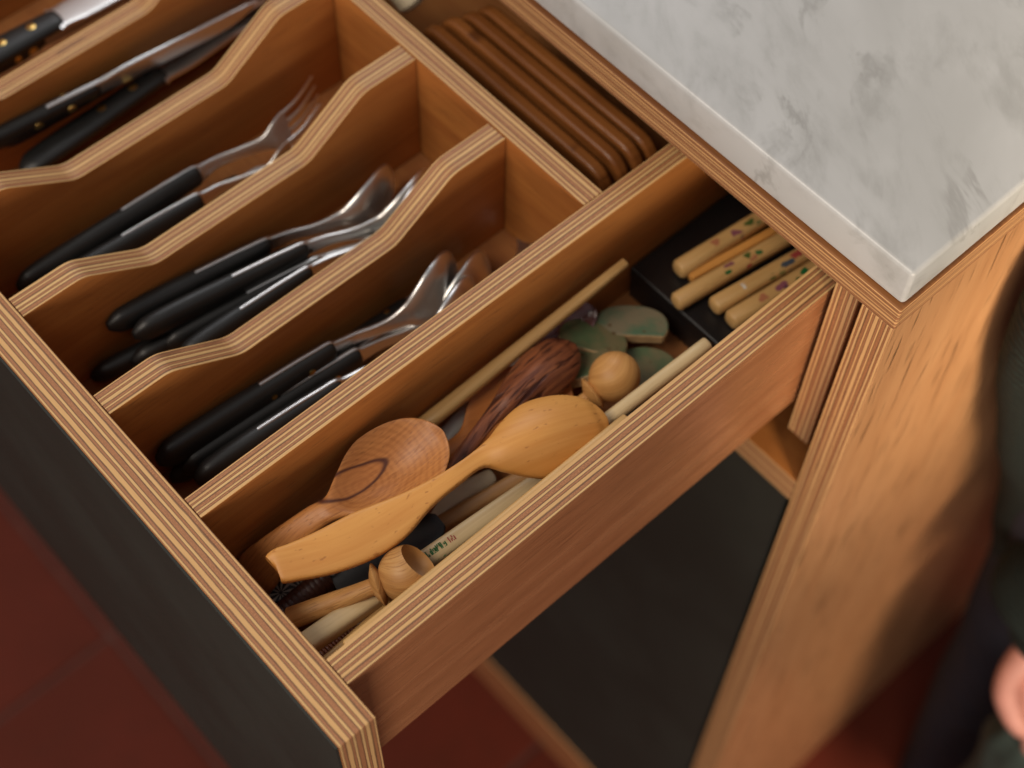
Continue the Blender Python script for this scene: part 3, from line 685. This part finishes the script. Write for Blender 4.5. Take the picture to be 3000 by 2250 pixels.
# ------------------------------------------------------------------ turned scoops
def scoop(name, ball, hand, r, rf, gap, hr0, hr1, mat, label, cutdir=None, egg=1.0):
    ball, hand = Vector(ball), Vector(hand); ax = (ball-hand).normalized(); L = (ball-hand).length
    t = thing(name, label, 'scoop', hand)
    prof = [(-r*egg*math.cos(math.pi*k/24), max(r*math.sin(math.pi*k/24), .00015)) for k in range(25)]
    b = lathe('head', ball, ax, prof, mat, t, 40, 60)
    if cutdir is not None:
        off = Vector((0, 0, 0))
        cd = Vector(cutdir).normalized(); me = bpy.data.meshes.new('cut'); bm = bmesh.new()
        bmesh.ops.create_uvsphere(bm, u_segments=48, v_segments=24, radius=r*.76)
        for v in bm.verts: v.co = v.co*1.0 + ball + cd*r*.66
        bm.to_mesh(me); bm.free(); co = bpy.data.objects.new('cut', me); COL.objects.link(co)
        md = b.modifiers.new('cut', 'BOOLEAN'); md.operation = 'DIFFERENCE'; md.object = co; md.solver = 'EXACT'
        bpy.context.view_layer.update()
        nm = bpy.data.meshes.new_from_object(b.evaluated_get(bpy.context.evaluated_depsgraph_get()))
        b.modifiers.clear(); b.data = nm; bpy.data.objects.remove(co, do_unlink=True)
        if not nm.materials: nm.materials.append(M[mat])
        smooth(nm, 38)
    fl = L - r*egg - gap
    lathe('collar', hand, ax, [(fl-.0034, .0030), (fl-.0022, rf*.62), (fl-.0004, rf*.97), (fl, rf), (fl+.0005, rf*.96), (fl+.0022, rf*.55), (fl+gap+.0022, rf*.42)], mat, t, 32, 30)
    lathe('handle', hand, ax, [(0, hr0*.8), (.001, hr0), (fl*.4, hr0*.92), (fl*.75, hr1), (fl-.001, hr1*.95), (fl, hr1*.9)], mat, t, 24, 50)
    return t
scoop('wooden_scoop', (-0.0150,0.0537,-0.0232), (-0.0359,0.0050,-0.0330), .0124, .0098, .0004, .0050, .0040, 'ash',
      'turned ash scoop with a ball head hollowed on one side, by the drawer side', (.10, .72, .60))
scoop('wooden_scoop', (-0.0347,0.1968,-0.0440), (-0.0420,0.1517,-0.0600), .0120, .0086, .0004, .0036, .0032, 'maple',
      'pale turned scoop with egg-shaped head lying before the green ceramic rests', None, 1.04)

# ------------------------------------------------------------------ chopsticks and small things
o = stick('chopstick', (-0.0778,0.1111,-0.0520), (-0.0738,0.2412,-0.0340), .0040, .0024, 'bamboo', None, 3.0, .25); tag(o, 'long tapering bamboo chopstick leaning along the partition up to the box', 'chopstick')
o = stick('chopstick', (-0.0823,0.0438,-0.0660), (-0.0825,0.0766,-0.0640), .0030, .0032, 'ivory', None, 2.6); tag(o, 'white chopstick with pink print beside the partition, behind the beech spoon', 'chopstick')
for k, (u, mt) in enumerate([(.30, 'pinkprint'), (.42, 'pinkprint'), (.50, 'purpleprint')]):
    a, b = Vector((-0.0823,0.0438,-0.0660)), Vector((-0.0825,0.0766,-0.0640)); p = a.lerp(b, u)
    d = (b-a).normalized()
    lathe('print_band', p, d, [(0, .00325), (.0012, .00325)], mt, o, 14, 30, 2.6)
o = stick('chopstick', (-0.0184,0.1379,-0.0380), (-0.0098,0.2309,-0.0200), .0036, .0034, 'bamboo_pale', None, 2.6, .3); tag(o, 'pale chopstick with its end near the box corner beside the drawer side', 'chopstick')
P0, P1 = Vector((-0.0213,-0.0017,-0.0300)), Vector((-0.0161,0.1552,-0.0460))
pst = stick('chopstick', P0, P1, .0048, .0044, 'bamboo_pale', None, 4.5, .25, 28); tag(pst, 'pale squared chopstick printed with green and red characters', 'chopstick')
# printed strokes on its upper face
dS = (P1-P0).normalized(); hS = Vector((.22, -.2, .95)); hS = (hS - dS*hS.dot(dS)).normalized(); sS = dS.cross(hS)
LS = (P1-P0).length
def strokes(u0, ul, marks, mt):
    """marks: (a0,b0,a1,b1) along/across the stick in stroke cells"""
    V, F = [], []
    for (a0, b0, a1, b1) in marks:
        p = Vector((a0, b0)); q = Vector((a1, b1)); d = (q-p); nrm = Vector((-d.y, d.x)).normalized()*.00026
        base = len(V)
        for r in (p+nrm, q+nrm, q-nrm, p-nrm):
            V.append(P0 + dS*(u0 + r.x) + sS*r.y + hS*(.00475))
        F.append((base, base+1, base+2, base+3))
    return mesh_from('printed_character', V, F, [(0, 0)]*len(V), mt, pst)
rg = random.Random(5)
def glyph(u0, mt, w=.0022, h=.0060):
    mk = []
    for k in range(7):
        a = rg.uniform(0, w); b = rg.uniform(-h/2, h/2)
        if k % 2: mk.append((a, b, min(w, a+rg.uniform(.0006, .0014)), b + rg.uniform(-.0004, .0004)))
        else: mk.append((a, b, a + rg.uniform(-.0003, .0003), max(-h/2, min(h/2, b + rg.choice((-1, 1))*rg.uniform(.0008, .002)))))
    mk += [(0, -h/2, 0, h/2*.6), (w*.95, -h/2*.7, w*.9, h/2)]
    strokes(u0, w, mk, mt)
uT = LS*.425
for k in range(5): glyph(uT + k*.0027, 'greenprint')
glyph(uT + .0150, 'redprint', .0030, .0056)
strokes(LS*.06, 0, [(0, 0, .0012, .0003), (.006, .0006, .0064, .0007)], 'redprint')
strokes(LS*.14, 0, [(0, .0006, .0003, .0008), (.003, .0010, .0033, .0014), (.0045, .0012, .0048, .0013), (.006, .0011, .0066, .0012)], 'blackprint')
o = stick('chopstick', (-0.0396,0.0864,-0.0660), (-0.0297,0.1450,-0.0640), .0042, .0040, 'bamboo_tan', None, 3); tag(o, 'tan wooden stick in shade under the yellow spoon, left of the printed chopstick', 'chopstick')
o = stick('chopstick', (-0.0209,0.0611,-0.0610), (-0.0172,0.1377,-0.0600), .0034, .0034, 'orange', None, 3); tag(o, 'thin orange-brown chopstick between the printed one and the black rod', 'chopstick')
o = stick('chopstick', (-0.0090,0.0499,-0.0290), (-0.0085,0.2051,-0.0301), .0022, .0019, 'blackbox', None, 2.5); tag(o, 'thin black rod lying along the drawer side', 'chopstick')  # thin black rod running along the inside of the drawer side
o = stick('chopstick', (-0.0042,0.0120,-0.0147), (-0.0042,0.1727,-0.0149), .0020, .0026, 'bamboo', None, 3.0); tag(o, 'long bamboo chopstick pressed against the inside of the drawer side', 'chopstick')
o = stick('chopstick', (-0.0118,0.0044,-0.0330), (-0.0148,0.0503,-0.0400), .0012, .0030, 'bamboo', None, 2.4); tag(o, 'olive-tan bamboo stick tapering to a point at the front corner', 'chopstick')
rows = [(*(-0.0217,0.0286,-0.0520), .2, -.2, .95, .0022, .0022, 0), (*(-0.0219,0.0303,-0.0520), .2, -.2, .95, .0040, .003, 0), (*(-0.0214,0.0366,-0.0520), .2, -.2, .95, .0046, .0032, 0), (*(-0.0209,0.0585,-0.0550), .2, -.2, .95, .0040, .0032, 0)]
o = ribbon('plastic_spoon', rows, 'ivory', None, n=5); tag(o, 'ivory spoon with rounded handle end under the wooden scoop', 'spoon')
pa, pb = Vector((-0.0236,0.0101,-0.0660)), Vector((-0.0251,0.0434,-0.0660)); L_ = (pb-pa).length
o = lathe('ribbed_stick', pa, pb-pa, [(L_*k/60, .0062 - (.0006 if k % 3 == 0 else 0)) for k in range(61)], 'ribbed', None, 24, 25); tag(o, 'red-brown stick with fine carved ribs at the bottom near the front corner', 'stick')
pa, pb = Vector((-0.0498,0.0028,-0.0600)), Vector((-0.0501,0.0350,-0.0580)); L_ = (pb-pa).length
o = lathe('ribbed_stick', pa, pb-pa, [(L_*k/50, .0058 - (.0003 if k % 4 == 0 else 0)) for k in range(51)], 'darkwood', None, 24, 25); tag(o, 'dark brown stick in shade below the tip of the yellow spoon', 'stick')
rows = [(*(-0.0515,0.0109,-0.0700), .05, -.1, .99, .0052, .0025, 0), (*(-0.0506,0.0223,-0.0700), .05, -.1, .99, .0058, .0025, 0), (*(-0.0467,0.0429,-0.0700), .05, -.1, .99, .0058, .0025, 0), (*(-0.0446,0.0592,-0.0700), .05, -.1, .99, .0048, .0025, 0)]
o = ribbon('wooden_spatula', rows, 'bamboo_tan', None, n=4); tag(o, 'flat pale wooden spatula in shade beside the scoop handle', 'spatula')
rows = [(*(-0.0427,0.0341,-0.0560), .1, -.1, .98, .0052, .0018, 0), (*(-0.0397,0.0466,-0.0540), .1, -.1, .98, .0074, .002, 0), (*(-0.0365,0.0638,-0.0520), .1, -.1, .98, .0080, .002, 0), (*(-0.0350,0.0830,-0.0500), .1, -.1, .98, .0072, .002, 0), (*(-0.0347,0.0885,-0.0500), .1, -.1, .98, .0040, .0018, 0)]
o = ribbon('black_spatula', rows, 'blackbox', None, n=5); tag(o, 'black flat spatula under the handle of the yellow spoon', 'spatula')
o = slab('patterned_case', roundrect(-.030, .030, -.0085, .0085, .002), .0050, (-0.0589,0.0303,-0.0660), (.1, -.1, .98), (.45, .9, 0), ['pattern', 'blackbox'], None, .0006)
tag(o, 'black case with white flower pattern peeping out under the yellow spoon tip', 'case')
o = stick('porcelain_spoon', (-0.0706,0.1069,-0.0700), (-0.0833,0.1805,-0.0700), .0052, .0046, 'ivory_grey', None, 2.2); tag(o, 'grey-white porcelain spoon handle beneath the bamboo chopstick', 'spoon')
rows = [(*(-0.0351,0.0659,-0.0640), .1, -.1, .98, .0046, .003, 0), (*(-0.0354,0.0763,-0.0630), .1, -.1, .98, .0054, .003, 0), (*(-0.0355,0.0851,-0.0620), .1, -.1, .98, .0050, .003, 0), (*(-0.0356,0.0876,-0.0620), .1, -.1, .98, .0025, .0024, 0)]
o = ribbon('plastic_spoon', rows, 'bamboo_pale', None, n=5); tag(o, 'short pale flat spoon end behind the printed chopstick', 'spoon')
rows = [(*(-0.0490,0.0895,-0.0720), .1, -.1, .98, .0040, .003, 0), (*(-0.0482,0.1078,-0.0720), .1, -.1, .98, .0044, .003, 0), (*(-0.0450,0.1264,-0.0720), .1, -.1, .98, .0040, .003, 0), (*(-0.0445,0.1294,-0.0720), .1, -.1, .98, .0020, .0024, 0)]
o = ribbon('plastic_spoon', rows, 'ivory', None, n=5); tag(o, 'ivory spoon handle with rounded end just under the neck of the yellow spoon', 'spoon')

# ------------------------------------------------------------------ the person beside the cabinet
R2 = Vector((.669, .743, 0)); Q2 = Vector((-.743, .669, 0))
def tube(name, rings, mat, parent, seg=36, fold=0.0):
    """rings: (centre, a along the camera-side axis, b across)"""
    S = spline([(*c, a, b) for c, a, b in rings], 6)
    V, U, F = [], [], []
    L = 0
    for i, r in enumerate(S):
        c = Vector(r[0:3])
        if i: L += (c - Vector(S[i-1][0:3])).length
        for j in range(seg):
            t = 2*math.pi*j/seg
            k = 1 + fold*math.sin(3*t + L*23) + fold*.6*math.sin(7*t - L*41)
            V.append(c + (R2*math.cos(t)*r[3] + Q2*math.sin(t)*r[4])*k); U.append((t*.1, L))
    for i in range(len(S)-1):
        for j in range(seg):
            a, b = i*seg+j, i*seg+(j+1) % seg; F.append((a, b, b+seg, a+seg))
    F.append(tuple(range(seg))); k = (len(S)-1)*seg; F.append(tuple(range(k, k+seg)))
    return mesh_from(name, V, F, U, mat, parent, 60)
person = thing('person', 'person in dark green knitted sweater and navy jeans standing beside the cabinet', 'person', (.23, .47, ZFLOOR))
def edge(p, a): return Vector(p) + R2*a
tube('jeans', [(edge((0.1300,0.5322,-0.9874), .070) + Vector((.004, .004, -.05)), .066, .050), (edge((0.1300,0.5322,-0.9874), .072), .072, .055), (edge((0.1060,0.5155,-0.6573), .088), .088, .056), (edge((0.0960,0.5094,-0.5172), .098), .098, .056), (edge((0.0880,0.4384,-0.2921), .100), .090, .05)], 'denim', person, 40, .012)
tube('jeans', [((.36, .80, ZFLOOR+.005), .060, .06), ((.35, .78, -.75), .075, .07), ((.31, .72, -.45), .085, .07)], 'denim', person, 32, .012)
tube('sweater', [(edge((0.0930,0.5342,-0.5732), .120), .112, .052), (edge((0.0920,0.5300,-0.5551), .122), .122, .056), (edge((0.0850,0.4513,-0.3134), .122), .122, .054), (edge((0.0750,0.4102,-0.2003), .122), .122, .050), (edge((0.0720,0.3648,-0.0175), .125), .125, .048), ((.21, .52, .06), .135, .06), ((.29, .60, .17), .14, .07), ((.33, .645, .23), .10, .06), ((.35, .66, .26), .05, .045)], 'knit', person, 48, .010)
tube('sleeve', [((.36, .60, .18), .045, .045), ((.300, .51, -.10), .043, .043), ((0.1532,0.4600,-0.3571), .038, .036), ((0.1616,0.4550,-0.3978), .032, .032), ((0.1645,0.4520,-0.4181), .028, .028)], 'knit', person, 28, .02)
# hand: wrist, palm and five fingers closed on a cloth, one continuous skin surface
def skinmesh(name, verts, edges, rad, mat, parent):
    me = bpy.data.meshes.new(name); me.from_pydata(verts, edges, [])
    o = link(name, me, mat, parent)
    sm = o.modifiers.new('skin', 'SKIN'); sm.use_smooth_shade = True
    for i, r in enumerate(rad): me.skin_vertices[0].data[i].radius = (r*.82, r*.82)
    me.skin_vertices[0].data[0].use_root = True
    ss = o.modifiers.new('sub', 'SUBSURF'); ss.levels = 2; ss.render_levels = 2
    return o
hc = Vector((0.1693,0.4500,-0.4945))
HR, HU, HF = Vector((.669, .743, .012)), Vector((-.645, .572, .507)), Vector((.370, -.347, .862))
def H(r, u, f): return hc + (HR*r + HU*u + HF*f)*.82
V = [H(.050, .070, .012), H(.034, .046, .010), H(.014, .018, .006), H(.012, -.010, .004)]
E_ = [(0, 1), (1, 2), (2, 3)]; RD = [.020, .021, .026, .024]
for k, (r0, l) in enumerate([(-.004, .9), (.010, 1.0), (.024, .95), (.037, .78)]):
    b = len(V)
    V += [H(r0*.9+.006, -.026, .012 - .004*k), H(r0+.008, -.026-.028*l, .016 - .004*k), H(r0+.014, -.030-.040*l, -.004 - .004*k), H(r0+.018, -.024-.026*l, -.018 - .004*k)]
    E_ += [(3, b), (b, b+1), (b+1, b+2), (b+2, b+3)]; RD += [.0100, .0092, .0086, .0078]
b = len(V); V += [H(-.010, .012, .010), H(-.020, -.010, .016), H(-.012, -.034, .020), H(.000, -.048, .020)]
E_ += [(2, b), (b, b+1), (b+1, b+2), (b+2, b+3)]; RD += [.017, .0135, .0108, .0095]
skinmesh('hand', [tuple(v) for v in V], E_, RD, 'skin', person)
cl = thing('green_cloth', 'dark green cloth hanging from the hand of the person', 'cloth', hc + Vector((.05, .03, -.36)))
tube('drape', [(H(.028, -.030, -.010), .022, .016), (H(.030, -.055, -.012), .034, .022), (H(.034, -.072, -.060), .044, .026), (hc + Vector((.050, .036, -.20)), .050, .030), (hc + Vector((.052, .040, -.36)), .056, .034)], 'greencloth', cl, 48, .06)
